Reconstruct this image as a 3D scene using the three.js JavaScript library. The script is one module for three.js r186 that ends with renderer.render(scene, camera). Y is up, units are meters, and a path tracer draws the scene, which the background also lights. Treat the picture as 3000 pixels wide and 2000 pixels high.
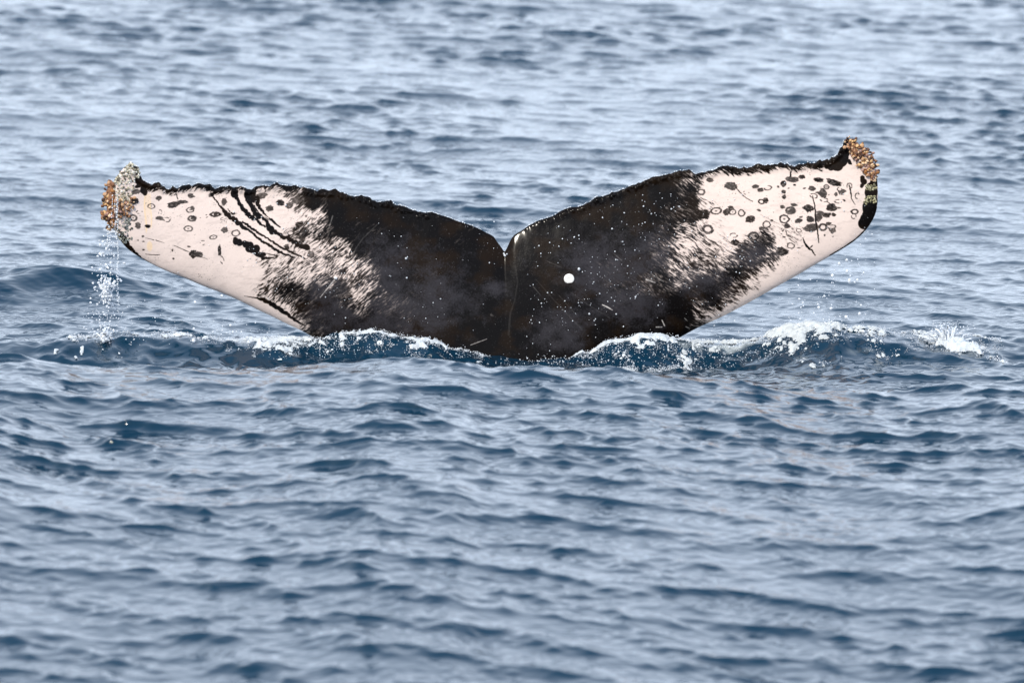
import * as THREE from 'three';
import { mergeGeometries } from 'three/addons/utils/BufferGeometryUtils.js';

// ---------------------------------------------------------------- camera, sky, sun, exposure
const scene = new THREE.Scene();
const camera = new THREE.PerspectiveCamera(5.415, 1024 / 682, 0.5, 9000);
camera.position.set(0, 5, 42);
camera.lookAt(0, 0.08, 0);
camera.focus = 42.2;
camera.userData.fStop = 3.5;

const SUN = new THREE.Vector3(-0.42, 0.80, 0.66).normalize();      // high, behind the camera's left shoulder
const sun = new THREE.DirectionalLight(new THREE.Color(1.0, 0.93, 0.82), 3.55);
sun.position.copy(SUN).multiplyScalar(60);
sun.castShadow = true;
sun.shadow.mapSize.set(4096, 4096);
Object.assign(sun.shadow.camera, { left: -12, right: 12, top: 12, bottom: -12, near: 1, far: 140 });
scene.add(sun, sun.target);

{ // clear, slightly hazy sky: pale at the horizon, bluer overhead, the same all round
  const W = 256, H = 128, d = new Float32Array(W * H * 4);
  for (let r = 0; r < H; r++) {
    const el = ((r + 0.5) / H - 0.5) * Math.PI, s = Math.max(0, Math.sin(el));
    const k = Math.exp(-s * s * 1.3), z = [0.16, 0.34, 0.72], h = [1.15, 1.32, 1.57];
    for (let c = 0; c < W; c++) {
      const o = (r * W + c) * 4;
      for (let i = 0; i < 3; i++) d[o + i] = el < 0 ? h[i] * 0.5 : z[i] + (h[i] - z[i]) * k;
      d[o + 3] = 1;
    }
  }
  const t = new THREE.DataTexture(d, W, H, THREE.RGBAFormat, THREE.FloatType);
  t.mapping = THREE.EquirectangularReflectionMapping; t.magFilter = THREE.LinearFilter; t.needsUpdate = true;
  scene.background = t; scene.environment = t;
}
const renderer = new THREE.WebGLRenderer({ antialias: true });
renderer.setSize(1024, 682);
renderer.shadowMap.enabled = true;
renderer.toneMapping = THREE.LinearToneMapping;
renderer.toneMappingExposure = 1.12;

// ---------------------------------------------------------------- small tools
function rng(seed) { let a = seed >>> 0; return () => { a = (a + 0x6d2b79f5) | 0; let t = Math.imul(a ^ (a >>> 15), 1 | a); t = (t + Math.imul(t ^ (t >>> 7), 61 | t)) ^ t; return ((t ^ (t >>> 14)) >>> 0) / 4294967296; }; }
const clamp = (x, a = 0, b = 1) => Math.min(b, Math.max(a, x));
const sst = (x, a, b) => { const t = clamp((x - a) / (b - a)); return t * t * (3 - 2 * t); };
const lerp = (a, b, t) => a + (b - a) * t;
function hash(x, y, s) { let h = Math.imul(x, 374761393) ^ Math.imul(y, 668265263) ^ Math.imul(s, 974634777); h = Math.imul(h ^ (h >>> 13), 1274126177); h ^= h >>> 16; return (h >>> 0) / 4294967296; }
function vnoise(x, y, s = 0, px = 0, py = 0) {            // value noise 0..1, periodic when px, py are given
  const x0 = Math.floor(x), y0 = Math.floor(y), fx = x - x0, fy = y - y0, u = fx * fx * (3 - 2 * fx), v = fy * fy * (3 - 2 * fy);
  const w = (i, p) => (p ? ((i % p) + p) % p : i);
  const a = hash(w(x0, px), w(y0, py), s), b = hash(w(x0 + 1, px), w(y0, py), s), c = hash(w(x0, px), w(y0 + 1, py), s), e = hash(w(x0 + 1, px), w(y0 + 1, py), s);
  return lerp(lerp(a, b, u), lerp(c, e, u), v);
}
function fbm(x, y, s, n = 4) { let v = 0, a = 0.5, t = 0; for (let i = 0; i < n; i++) { v += a * vnoise(x, y, s + i); t += a; x = x * 2.03 + 17.3; y = y * 2.03 + 5.1; a *= 0.5; } return v / t; }
function table(list) { return (x) => { if (x <= list[0][0]) return list[0][1]; for (let i = 1; i < list.length; i++) if (x <= list[i][0]) { const t = (x - list[i - 1][0]) / (list[i][0] - list[i - 1][0]); return lerp(list[i - 1][1], list[i][1], t * t * (3 - 2 * t)); } return list[list.length - 1][1]; }; }
function tag(o, name, label, category, kind, group) {
  o.name = name; if (label) o.userData.label = label; if (category) o.userData.category = category; if (kind) o.userData.kind = kind; if (group) o.userData.group = group;
  o.castShadow = true; o.receiveShadow = true; return o;
}
// The plan of the tail is drawn in units of 2 mm, x to the right from 1500 at the notch, y down from 1040 at the waterline.
const MX = (x) => (x - 1500) * 0.002, MY = (y) => (1040 - y) * 0.002014;

// ---------------------------------------------------------------- the sea surface
const longW = [], midW = [], fineW = [];
{
  const R = rng(71), add = (list, n, l0, l1, slope, spread, q) => { for (let i = 0; i < n; i++) { const lam = l0 * Math.pow(l1 / l0, (i + R()) / n), k = 2 * Math.PI / lam, ang = 2.15 + (R() + R() + R() - 1.5) * 1.3 * spread; list.push({ k, lam, dx: Math.cos(ang), dz: Math.sin(ang), a: slope * Math.sqrt(2 / n) / k * (0.6 + 0.8 * R()), p: R() * 6.2832, q }); } };
  add(longW, 26, 0.85, 7.0, 0.046, 0.9, 0.8);       // low, long undulation
  add(midW, 66, 0.11, 0.74, 0.134, 1.0, 1.0);      // short wind waves with narrow crests
  add(fineW, 28, 0.075, 0.18, 0.066, 1.25, 0.8);     // ripples that ride on them
}
const midSigma = Math.sqrt(midW.reduce((t, w) => t + w.a * w.a / 2, 0)), PEAK = 0.74;
// heights (metres) of the water that the rising tail has pushed up: along its own line, and a following wave towards the open side
const crestAt = table([[-900, 0.0], [-250, 0.05], [60, 0.085], [280, 0.115], [520, 0.112], [720, 0.095], [900, 0.095], [1010, 0.13], [1100, 0.155], [1180, 0.135], [1260, 0.095], [1340, 0.06], [1450, 0.025], [1560, 0.0], [1650, 0.0], [1720, 0.045], [1800, 0.115], [1900, 0.13], [2000, 0.12], [2100, 0.09], [2200, 0.105], [2290, 0.165], [2380, 0.195], [2440, 0.205], [2520, 0.18], [2640, 0.155], [2780, 0.13], [3000, 0.11], [3500, 0.04], [4200, 0]]);
const frontAt = table([[-900, 0.0], [0, 0.075], [300, 0.02], [700, 0.012], [1000, 0.05], [1130, 0.07], [1340, 0.065], [1450, 0.035], [1800, 0.015], [2100, 0.02], [2550, 0.04], [2850, 0.10], [3100, 0.09], [3400, 0.04], [4200, 0]]);
const faceAt = table([[-900, 0.4], [300, 0.30], [900, 0.26], [1500, 0.2], [2000, 0.25], [2300, 0.5], [2700, 0.62], [3500, 0.5]]);
// a long low swell between the boat and the tail: its back hides the trough, its near side runs down towards the boat
const swellAt = table([[-1200, 0.42], [-300, 0.50], [40, 0.555], [300, 0.49], [700, 0.475], [1000, 0.505], [1150, 0.535], [1340, 0.53], [1450, 0.50], [1800, 0.485], [2100, 0.455], [2350, 0.425], [2600, 0.435], [2900, 0.48], [3500, 0.45], [4500, 0.40]]);
function swell(x, z) { const far = Math.abs(x) > 40 ? Math.exp(-((Math.abs(x) - 40) / 60)) : 1, zc = 5 + 0.12 * Math.sin(x * 0.9), d = z - zc; return d < -6 ? 0 : far * swellAt(1500 + x / 0.00176) * Math.exp(-(d * d) / (d > 0 ? 170 : 2.3)); }
function push(x, z) {
  const px = 1500 + x / 0.002;
  if (px < -900 || px > 4200 || z < -6 || z > 4) return 0;
  const c = crestAt(px), zc = 0.16 + 0.05 * Math.sin(px * 0.011), sf = faceAt(px), d = z - zc;
  let y = c * Math.exp(-(d * d) / (d > 0 ? sf * sf : 0.36));
  y += 0.5 * frontAt(px + 30 * Math.sin(z * 3)) * Math.exp(-Math.pow((z - 1.1) / 0.42, 2));
  y += 0.10 * Math.exp(-Math.pow((z + 3.3 + 0.15 * Math.sin(px * 0.006)) / (z > -3.3 ? 0.24 : 0.5), 2)) * sst(px, -700, 0) * (1 - sst(px, 120, 420));
  y -= 0.03 * Math.exp(-Math.pow((z - 0.62) / 0.3, 2)) * sst(Math.abs(px - 1500), 200, 500) * (1 - sst(Math.abs(px - 1500), 1700, 2300));
  return y;
}
const near = (x, z) => Math.exp(-Math.pow((z - 0.35) / 0.75, 2)) * (1 - sst(Math.abs(x), 2.6, 4.2));
function seaPoint(x, z, cell, out) {
  let ox = 0, oy = 0, oz = 0, m = 0, mx = 0, mz = 0;
  const calm = near(x, z), gust = 0.66 + 0.60 * sst(fbm(x * 0.42 + 3.7, z * 0.30, 300, 2), 0.28, 0.72);
  for (const w of longW) {
    const a = w.a * (1 - sst(cell, w.lam * 0.17, w.lam * 0.4)) * (1 - 0.7 * calm);
    if (a <= 0) continue;
    const ph = w.k * (w.dx * x + w.dz * z) + w.p, c = Math.cos(ph) * a * w.q;
    oy += a * Math.sin(ph); ox += c * w.dx; oz += c * w.dz;
  }
  for (const w of midW) {
    const a = w.a * (1 - sst(cell, w.lam * 0.17, w.lam * 0.4));
    if (a <= 0) continue;
    const ph = w.k * (w.dx * x + w.dz * z) + w.p, c = Math.cos(ph) * a;
    m += a * Math.sin(ph); mx += c * w.dx; mz += c * w.dz;
  }
  const e = Math.exp(1.4 * Math.tanh(PEAK * m / midSigma / 1.4)), gm = gust * (1 - 0.35 * calm);   // narrow crests, wide troughs
  oy += gm * midSigma / PEAK * (e - 1.2); const ch = gm * Math.min(1.4, 0.5 + 0.42 * e); ox += mx * ch - 0.007 * gm * (e - 1.2); oz += mz * ch + 0.011 * gm * (e - 1.2);
  for (const w of fineW) {
    const a = w.a * (1 - sst(cell, w.lam * 0.17, w.lam * 0.4)) * (0.4 + 0.35 * Math.min(2, e) * gust + 1.1 * calm);
    if (a <= 0) continue;
    const ph = w.k * (w.dx * x + w.dz * z) + w.p, c = Math.cos(ph) * a * w.q;
    oy += a * Math.sin(ph); ox += c * w.dx; oz += c * w.dz;
  }
  oy += push(x, z) + swell(x, z);
  if (calm > 0.02) { const r1 = Math.abs(fbm(x * 3.6 + 9, z * 3.0, 310, 3) - 0.5), r2 = fbm(x * 11, z * 9, 320, 2) - 0.5; oy += calm * (sst(Math.abs(x), 0.05, 0.3) * (0.095 * (0.15 - r1)) + 0.024 * r2); }
  out[0] = x + ox; out[1] = oy; out[2] = z + oz;
  return out;
}
const tmpP = [0, 0, 0];
function seaY(x, z) { let X = x, Z = z; for (let i = 0; i < 3; i++) { seaPoint(X, Z, 0, tmpP); X += (x - tmpP[0]) * 0.8; Z += (z - tmpP[2]) * 0.8; } return seaPoint(X, Z, 0, tmpP)[1]; }

const milkR = table([[1940, 0], [2010, 0.8], [2120, 0.95], [2220, 0.85], [2300, 0.4], [2420, 0.3], [2480, 0]]), milkL = table([[560, 0], [660, 0.6], [780, 0.8], [880, 0.8], [960, 0.45], [1060, 0.2], [1200, 0]]), milkM = table([[2180, 0], [2300, 0.35], [2440, 0.45], [2560, 0.3], [2750, 0.25], [2900, 0]]);
function rippleTexture() {          // capillary ripples, 3 m a side
  const N = 1024, L = 3, d = new Uint8Array(N * N), R = rng(5), f = new Float32Array(N * N), comps = [];
  for (let i = 0; i < 46; i++) {
    const kx = Math.round((R() - 0.5) * 2 * 42), ky = Math.round(8 + Math.pow(R(), 1.3) * 62);
    comps.push([kx, ky, R() * 6.2832, 1 / Math.hypot(kx, ky)]);
  }
  for (let y = 0; y < N; y++) for (let x = 0; x < N; x++) {
    const u = x / N, v = y / N, wx = 0.006 * Math.sin(6.2832 * (3 * v + 2 * u)) , wy = 0.006 * Math.sin(6.2832 * (4 * u - v));
    let h = 0;
    for (const [kx, ky, p, a] of comps) h += a * Math.sin(6.2832 * (kx * (u + wx) + ky * (v + wy)) + p);
    const patch = 0.35 + 0.9 * vnoise(u * 9, v * 9, 3, 9, 9);
    f[y * N + x] = h * patch;
  }
  let m = 0; for (const v of f) m = Math.max(m, Math.abs(v));
  for (let i = 0; i < f.length; i++) d[i] = Math.round(127.5 + 127 * f[i] / m);
  const px = new Uint8Array(N * N * 4); for (let i = 0; i < N * N; i++) { px[i * 4] = px[i * 4 + 1] = px[i * 4 + 2] = d[i]; px[i * 4 + 3] = 255; }
  const t = new THREE.DataTexture(px, N, N); t.wrapS = t.wrapT = THREE.RepeatWrapping; t.magFilter = THREE.LinearFilter; t.needsUpdate = true; t.repeat.set(1 / L, 1 / L);
  return t;
}
{
  const zs = [];
  for (let d = 24; d < 92;) { zs.push(42 - d); d += clamp(0.62 * d * d / 5 * 1.42e-4, 0.02, 0.07); }
  const head = [], tail = [];
  for (let s = 0.06, z = zs[0]; z < 3000; s *= 1.32) { z += s; head.unshift(z); }
  for (let s = 0.1, z = zs[zs.length - 1]; z > -6000; s *= 1.22) { z -= s; tail.push(z); }
  const rows = [...head, ...zs, ...tail], core = 470, side = 34, cols = core + 1 + 2 * side;
  const pos = new Float32Array(rows.length * cols * 3), uv = new Float32Array(rows.length * cols * 2), col = new Float32Array(rows.length * cols * 3), p = [0, 0, 0];
  for (let j = 0; j < rows.length; j++) {
    const z = rows[j], d = clamp(42 - z, 24, 92), W = 0.094 * d, cz = j ? Math.abs(rows[j] - rows[j - 1]) : 50, cx = 2 * W / core;
    for (let i = 0; i < cols; i++) {
      const q = i - side; let x, cell = Math.max(cx, cz * 0.6);
      if (q < 0 || q > core) { const n = q < 0 ? -q : q - core, g = cx * (Math.pow(1.36, n) - 1) / 0.36; x = (q < 0 ? -1 : 1) * (W + g); cell = Math.max(cell, cx * Math.pow(1.36, n)); }
      else x = (q / core * 2 - 1) * W;
      seaPoint(x, z, cell, p);
      const o = j * cols + i;
      pos.set(p, o * 3); uv[o * 2] = x; uv[o * 2 + 1] = -z;
      // one water colour everywhere; only the streaks of foam by the tail (white in the photograph) differ
      const mpx = 1500 + x / 0.002, mk = Math.abs(z - 0.05) < 0.9 ? 0.8 * sst(0.6 * fbm(x * 3.0, z * 12, 46, 4) + 0.4 * fbm(x * 14, z * 22, 48, 3) - 0.42 * (1 - clamp(milkR(mpx) * Math.exp(-Math.pow((z - 0.02) / 0.34, 2)) + milkL(mpx) * Math.exp(-Math.pow((z - 0.06) / 0.26, 2)) + milkM(mpx) * Math.exp(-Math.pow((z - 0.32) / 0.34, 2)))), 0.34, 0.54) : 0;
      col[o * 3] = 0.0022; col[o * 3 + 1] = 0.0215; col[o * 3 + 2] = 0.0420;
      if (mk > 0) { col[o * 3] = lerp(col[o * 3], 0.46, mk); col[o * 3 + 1] = lerp(col[o * 3 + 1], 0.49, mk); col[o * 3 + 2] = lerp(col[o * 3 + 2], 0.48, mk); }
    }
  }
  const idx = new Uint32Array((rows.length - 1) * (cols - 1) * 6); let n = 0;
  for (let j = 0; j < rows.length - 1; j++) for (let i = 0; i < cols - 1; i++) { const a = j * cols + i, b = a + 1, c = a + cols, e = c + 1; idx[n++] = a; idx[n++] = b; idx[n++] = c; idx[n++] = b; idx[n++] = e; idx[n++] = c; }
  // rows run from +z to -z
  for (let t = 0; t < n; t += 3) { const s = idx[t + 1]; idx[t + 1] = idx[t + 2]; idx[t + 2] = s; }
  // keep the winding upward
  const g = new THREE.BufferGeometry();
  g.setAttribute('position', new THREE.BufferAttribute(pos, 3)); g.setAttribute('uv', new THREE.BufferAttribute(uv, 2)); g.setAttribute('color', new THREE.BufferAttribute(col, 3));
  g.setIndex(new THREE.BufferAttribute(idx, 1)); g.computeVertexNormals();
  if (g.attributes.normal.getY((rows.length >> 1) * cols + (cols >> 1)) < 0) { for (let t = 0; t < n; t += 3) { const s = idx[t + 1]; idx[t + 1] = idx[t + 2]; idx[t + 2] = s; } g.computeVertexNormals(); }
  const m = new THREE.MeshPhysicalMaterial({ color: 0xffffff, vertexColors: true, roughness: 0.075, ior: 1.333, bumpMap: rippleTexture(), bumpScale: 0.011 });
  m.name = 'sea_water';
  scene.add(tag(new THREE.Mesh(g, m), 'sea_water', 'choppy blue sea surface with small wind waves around the tail', 'sea', 'structure'));
  console.log('sea vertices', rows.length, cols);
}

// ---------------------------------------------------------------- the tail
const TRAIL = [[389, 474], [400, 478], [408, 490], [416, 512], [424, 525], [439, 530], [457, 537], [470, 533], [483, 545], [497, 553], [510, 548], [521, 551], [541, 546], [559, 542], [589, 538], [605, 542], [617, 541], [633, 550], [648, 546], [671, 543], [686, 548], [707, 545], [719, 550], [735, 556], [755, 545], [773, 543], [786, 547], [806, 540], [834, 544], [873, 548], [893, 553], [934, 561], [967, 559], [990, 563], [1015, 575], [1041, 577], [1061, 576], [1082, 584], [1107, 594], [1143, 595], [1161, 605], [1186, 611], [1204, 619], [1240, 627], [1263, 627], [1301, 639], [1334, 651], [1355, 658], [1383, 667], [1419, 684], [1444, 697], [1459, 717], [1470, 731], [1478, 741], [1485, 731], [1495, 710], [1505, 696], [1528, 681], [1554, 664], [1584, 650], [1618, 639], [1648, 622], [1674, 613], [1699, 611], [1725, 598], [1750, 583], [1783, 575], [1809, 565], [1839, 552], [1880, 538], [1924, 523], [1970, 513], [1982, 507], [2005, 502], [2023, 504], [2041, 513], [2059, 512], [2079, 503], [2097, 499], [2120, 491], [2148, 496], [2174, 491], [2199, 489], [2230, 482], [2255, 483], [2276, 482], [2306, 481], [2334, 488], [2359, 478], [2385, 476], [2408, 469], [2428, 464], [2441, 458], [2454, 445], [2464, 430], [2469, 413], [2479, 404]];
const LEAD = [[389, 474], [368, 488], [346, 522], [335, 560], [331, 600], [334, 640], [345, 672], [362, 702], [383, 725], [416, 748], [452, 769], [495, 790], [546, 811], [597, 834], [648, 854], [699, 877], [750, 903], [801, 928], [840, 948], [893, 974], [980, 1030], [1070, 1095], [1150, 1170], [1220, 1270], [1262, 1360], [1290, 1450], [1478, 1475], [1668, 1450], [1695, 1360], [1735, 1270], [1795, 1160], [1860, 1080], [1920, 1030], [1995, 988], [2046, 960], [2110, 930], [2174, 896], [2225, 867], [2283, 833], [2340, 800], [2366, 784], [2422, 751], [2468, 723], [2501, 700], [2533, 669], [2553, 638], [2563, 612], [2567, 580], [2567, 545], [2562, 500], [2548, 460], [2522, 430], [2500, 411], [2479, 404]];
const ANCHORS = [[4, 5], [10, 9], [24, 14], [34, 19], [44, 22], [49, 25], [53, 26], [58, 27], [66, 30], [71, 33], [83, 37], [91, 42], [94, 46]]; // [index in TRAIL, index in LEAD]
function polyline(pts) {
  const L = [0]; for (let i = 1; i < pts.length; i++) L.push(L[i - 1] + Math.hypot(pts[i][0] - pts[i - 1][0], pts[i][1] - pts[i - 1][1]));
  const crv = new THREE.CatmullRomCurve3(pts.map(([x, y]) => new THREE.Vector3(x, y, 0)), false, 'centripetal');
  return { L, at(len) { let i = 1; while (i < L.length - 1 && L[i] < len) i++; const t = clamp((len - L[i - 1]) / (L[i] - L[i - 1])); return crv.getPoint((i - 1 + t) / (pts.length - 1)); } };
}
const trail = polyline(TRAIL), lead = polyline(LEAD);
const keys = [[0, 0], ...ANCHORS.map(([a, b]) => [trail.L[a], lead.L[b]]), [trail.L[trail.L.length - 1], lead.L[lead.L.length - 1]]];
const cum = [0]; for (let i = 1; i < keys.length; i++) cum.push(cum[i - 1] + Math.max(keys[i][0] - keys[i - 1][0], 0.55 * (keys[i][1] - keys[i - 1][1])));
const total = cum[cum.length - 1];
const softTrail = (() => { const n = 600, len = trail.L[trail.L.length - 1], raw = [], out = []; for (let i = 0; i <= n; i++) raw.push(trail.at(len * i / n)); for (let i = 0; i <= n; i++) { const r = Math.min(16, i, n - i, Math.max(2, Math.abs(raw[i].x - 1478) / 8)) | 0; const v = new THREE.Vector3(); for (let k = -r; k <= r; k++) v.add(raw[i + k]); out.push(v.divideScalar(2 * r + 1)); } return { len, n, out }; })();
function soft(lt) { const u = clamp(lt / softTrail.len) * softTrail.n, i = Math.min(softTrail.n - 1, Math.floor(u)); return softTrail.out[i].clone().lerp(softTrail.out[i + 1], u - i); }
const ruled = (L, T, Q, t) => { const k = t * t, r = k * k * k * k; return [lerp(L.x, Q.x, t) + (T.x - Q.x) * r, lerp(L.y, Q.y, t) + (T.y - Q.y) * r]; };
function station(s) {                       // s 0..1 from one tip to the other: points on the leading and on the trailing edge
  const d = s * total; let i = 1; while (i < cum.length - 1 && cum[i] < d) i++;
  const t = clamp((d - cum[i - 1]) / (cum[i] - cum[i - 1]));
  const lt = lerp(keys[i - 1][0], keys[i][0], t), ll = lerp(keys[i - 1][1], keys[i][1], t);
  const T = trail.at(lt), L = lead.at(ll), Q = soft(lt);
  // knobs of the ragged trailing edge
  const tipness = Math.max(1 - sst(T.x, 430, 620), sst(T.x, 2200, 2420)), mid = 1 - sst(Math.abs(T.x - 1480), 120, 420);
  const n1 = vnoise(lt / 17, 0.5, 91), n2 = vnoise(lt / 7, 0.5, 92);
  T.y -= (Math.pow(n1, 1.5) * (8 + 10 * tipness) + (n2 - 0.5) * (6 + 4 * tipness) - 4) * (1 - mid * 0.85) * sst(lt, 0, 40) * sst(trail.L[trail.L.length - 1] - lt, 0, 40);
  return [L, T, Q];
}
const half = table([[331, 0.022], [420, 0.036], [640, 0.06], [900, 0.08], [1150, 0.115], [1350, 0.19], [1480, 0.215], [1620, 0.19], [1800, 0.115], [2010, 0.08], [2300, 0.06], [2480, 0.036], [2567, 0.022]]);
const foil = (t) => Math.max(0, 2 * (1.4845 * Math.sqrt(t) - 0.63 * t - 1.758 * t * t + 1.4215 * t * t * t - 0.518 * t * t * t * t));
function midZ(px, py) {                     // how the middle sheet of the tail bends: tips come forward, the trailing edge leans away
  const a = Math.abs(px - 1490) / 1080;
  return 0.20 * Math.pow(a, 2.6) - 0.10 * sst(900 - py, 0, 420) * (1 - 0.6 * a) - 0.05;
}
function tailPoint(s, t, front) {           // front +1 or -1
  const [L, T, Q] = station(s), [px, py] = ruled(L, T, Q, t);
  const tip = Math.min(1, Math.min(s, 1 - s) / 0.02);
  const h = (half(px) * foil(t) * Math.sqrt(tip) + 0.007 * Math.sqrt(Math.min(1, (1 - t) * 30)) * Math.sqrt(tip));
  return [px, py, midZ(px, py) + front * h];
}
const skin = new Map();
function noteSkin(px, py, z) { const k = Math.floor(px / 12) * 4096 + Math.floor(py / 12); if (!skin.has(k)) skin.set(k, []); skin.get(k).push([px, py, z]); }
function skinZ(px, py) { let best = 1e9, z = null; for (let a = -2; a <= 2; a++) for (let b = -2; b <= 2; b++) for (const p of skin.get((Math.floor(px / 12) + a) * 4096 + Math.floor(py / 12) + b) || []) { const d = (p[0] - px) ** 2 + (p[1] - py) ** 2; if (d < best) { best = d; z = p[2]; } } return z; }
const whale = new THREE.Group();
tag(whale, 'whale_tail', 'black and white whale tail fluke raised out of the sea with barnacled tips', 'whale');
scene.add(whale);

// ---- pigment of the skin and painted wet sheen, drawn on the tail's own plan
const TEX = { x0: 280, x1: 2620, y0: 390, y1: 1130, W: 2048, H: 648 };
function skinTexture() {
  const { x0, x1, y0, y1, W, H } = TEX, sx = (x1 - x0) / W, sy = (y1 - y0) / H;
  // share of black pigment at points of the plan: x, y, share in hundredths
  const F = [430, 600, 0, 500, 700, 0, 600, 600, 0, 600, 800, 0, 650, 830, 0, 700, 700, 0, 700, 850, 0, 750, 800, 6, 780, 905, 0, 840, 925, 0, 868, 953, 5, 800, 650, 0, 850, 640, 2, 830, 605, 2, 560, 560, 0, 640, 560, 0, 760, 575, 10, 715, 620, 0, 780, 690, 4, 820, 720, 12,
    862, 590, 30, 882, 600, 62, 912, 600, 100, 900, 632, 24, 925, 642, 28, 947, 655, 62, 902, 578, 92, 862, 574, 50, 870, 690, 55, 930, 680, 66, 962, 690, 85, 940, 722, 36, 985, 712, 42, 1000, 742, 45, 1012, 762, 40, 900, 760, 30, 870, 780, 34, 820, 762, 26, 800, 790, 38, 830, 800, 50, 790, 832, 46, 822, 842, 70, 860, 850, 84, 900, 802, 36, 930, 780, 36, 960, 822, 68, 930, 852, 88, 1000, 800, 58, 1040, 792, 42, 1062, 802, 50, 1082, 832, 55, 1060, 852, 52, 1045, 866, 46, 1104, 852, 78, 1112, 882, 84, 1000, 852, 88, 1022, 872, 80, 950, 882, 97, 880, 900, 92, 905, 932, 78, 868, 912, 58, 890, 952, 55, 838, 900, 14, 850, 880, 58, 925, 962, 85, 925, 932, 90, 1000, 930, 100, 1000, 970, 100, 1130, 750, 100, 1055, 722, 95, 1000, 680, 100, 980, 640, 100, 1000, 600, 100, 1100, 950, 100, 1140, 820, 100, 1200, 700, 100, 1300, 900, 100, 1480, 800, 100, 1480, 1000, 100, 1100, 600, 100,
    1700, 650, 100, 1800, 620, 100, 1900, 580, 100, 1955, 560, 100, 1990, 528, 86, 2026, 565, 92, 2000, 540, 72, 2020, 545, 62, 2060, 570, 8, 2100, 560, 0, 2058, 602, 22, 2038, 600, 92, 2050, 622, 70, 2028, 638, 90, 1990, 640, 84, 1970, 660, 88, 2075, 640, 6, 2000, 655, 58, 2062, 655, 24, 1960, 690, 92, 1985, 665, 55, 2002, 700, 34, 2000, 722, 30, 1972, 702, 62, 2010, 715, 14, 2042, 690, 40, 2092, 690, 8, 2150, 680, 5, 2132, 720, 18, 2082, 720, 46, 2102, 750, 52, 2042, 750, 64, 2062, 780, 64, 1970, 770, 56, 1982, 782, 38, 1940, 780, 88, 1950, 740, 84, 2002, 802, 68, 1992, 822, 60, 1922, 820, 82, 1902, 815, 82, 1952, 830, 84, 1880, 780, 97, 2102, 790, 72, 2150, 770, 66, 2182, 740, 78, 2230, 730, 90, 2252, 712, 72, 2202, 760, 86, 2162, 790, 96, 2202, 790, 62, 2242, 750, 62, 2282, 700, 14, 2292, 690, 22, 2264, 732, 55, 2182, 800, 80, 2204, 820, 32, 2232, 800, 18, 2162, 830, 76, 2122, 830, 92, 2152, 850, 72, 2134, 870, 62, 2164, 860, 34, 2082, 860, 97, 2112, 890, 70, 2142, 900, 22, 2100, 878, 88, 2060, 902, 72, 2050, 920, 52, 2082, 920, 42, 2102, 930, 22, 2020, 930, 96, 2050, 945, 66, 2030, 962, 80, 2000, 972, 100, 2000, 900, 100, 1950, 900, 100, 2062, 830, 95, 2000, 862, 96,
    2200, 880, 0, 2300, 800, 0, 2310, 760, 0, 2250, 832, 0, 2182, 880, 0, 2132, 922, 0, 2400, 700, 0, 2350, 560, 0, 2200, 560, 0, 2200, 640, 0, 2150, 600, 0, 2450, 560, 0, 2480, 640, 0, 2380, 620, 0, 2300, 620, 0, 1700, 900, 100, 1850, 700, 100, 1800, 1000, 100, 390, 660, 0, 480, 560, 0, 1900, 650, 100, 1900, 900, 100];
  const SLATE_SHEEN = [[1130, 800, 100, 80], [1200, 900, 150, 80], [1000, 930, 100, 55], [1290, 860, 70, 70], [1780, 790, 120, 90], [1850, 880, 90, 65], [1650, 960, 70, 55], [1930, 740, 60, 60], [1720, 745, 60, 40], [1450, 840, 30, 22], [960, 830, 60, 50], [2050, 820, 80, 50], [2200, 750, 60, 40]];  // centres and radii of the painted grey sheen on the wet skin
  const NP = F.length / 3;
  const share = (x, y) => { let a = 0, b = 0; for (let i = 0; i < NP; i++) { const dx = x - F[i * 3], dy = y - F[i * 3 + 1], q = dx * dx + dy * dy + 40, w = 1 / (q * q * Math.sqrt(q)); a += w * F[i * 3 + 2]; b += w; } return a / b / 100; };
  const cw = Math.ceil((x1 - x0) / 6) + 2, ch = Math.ceil((y1 - y0) / 6) + 2, S = new Float32Array(cw * ch);
  for (let j = 0; j < ch; j++) for (let i = 0; i < cw; i++) S[j * cw + i] = share(x0 + i * 6, y0 + j * 6);
  const shareAt = (x, y) => { const u = (x - x0) / 6, v = (y - y0) / 6, i = Math.floor(u), j = Math.floor(v), fx = u - i, fy = v - j, o = j * cw + i; return lerp(lerp(S[o], S[o + 1], fx), lerp(S[o + cw], S[o + cw + 1], fx), fy); };
  const ty = new Float32Array(3000); { let i = 1; for (let x = 0; x < 3000; x++) { while (i < TRAIL.length - 1 && TRAIL[i][0] < x) i++; const a = TRAIL[i - 1], b = TRAIL[i]; ty[x] = lerp(a[1], b[1], clamp((x - a[0]) / Math.max(1, b[0] - a[0]))); } }
  const black = new Float32Array(W * H);
  for (let j = 0; j < H; j++) for (let i = 0; i < W; i++) {
    const x = x0 + (i + 0.5) * sx, y = y0 + (j + 0.5) * sy, left = x < 1480;
    const an = left ? -0.66 : 0.56, c = Math.cos(an), s = Math.sin(an), wob = 15 * (fbm(x / 55, y / 55, 8, 2) - 0.5);
    const u = (x * c + y * s), v = (-x * s + y * c) + wob;
    const n = 0.5 + 1.25 * (0.34 * (fbm(u / 26, v / 4.4, 11, 3) - 0.5) + 0.62 * (fbm(u / 10, v / 2.1, 21, 2) - 0.5) + 0.16 * (fbm(x / 32, y / 26, 31, 2) - 0.5) + 0.12 * (vnoise(x / 2.4, y / 2.4, 33) - 0.5));
    const f0 = shareAt(x, y), f = f0 + 0.09 * Math.sin(Math.PI * clamp(f0));
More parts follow.
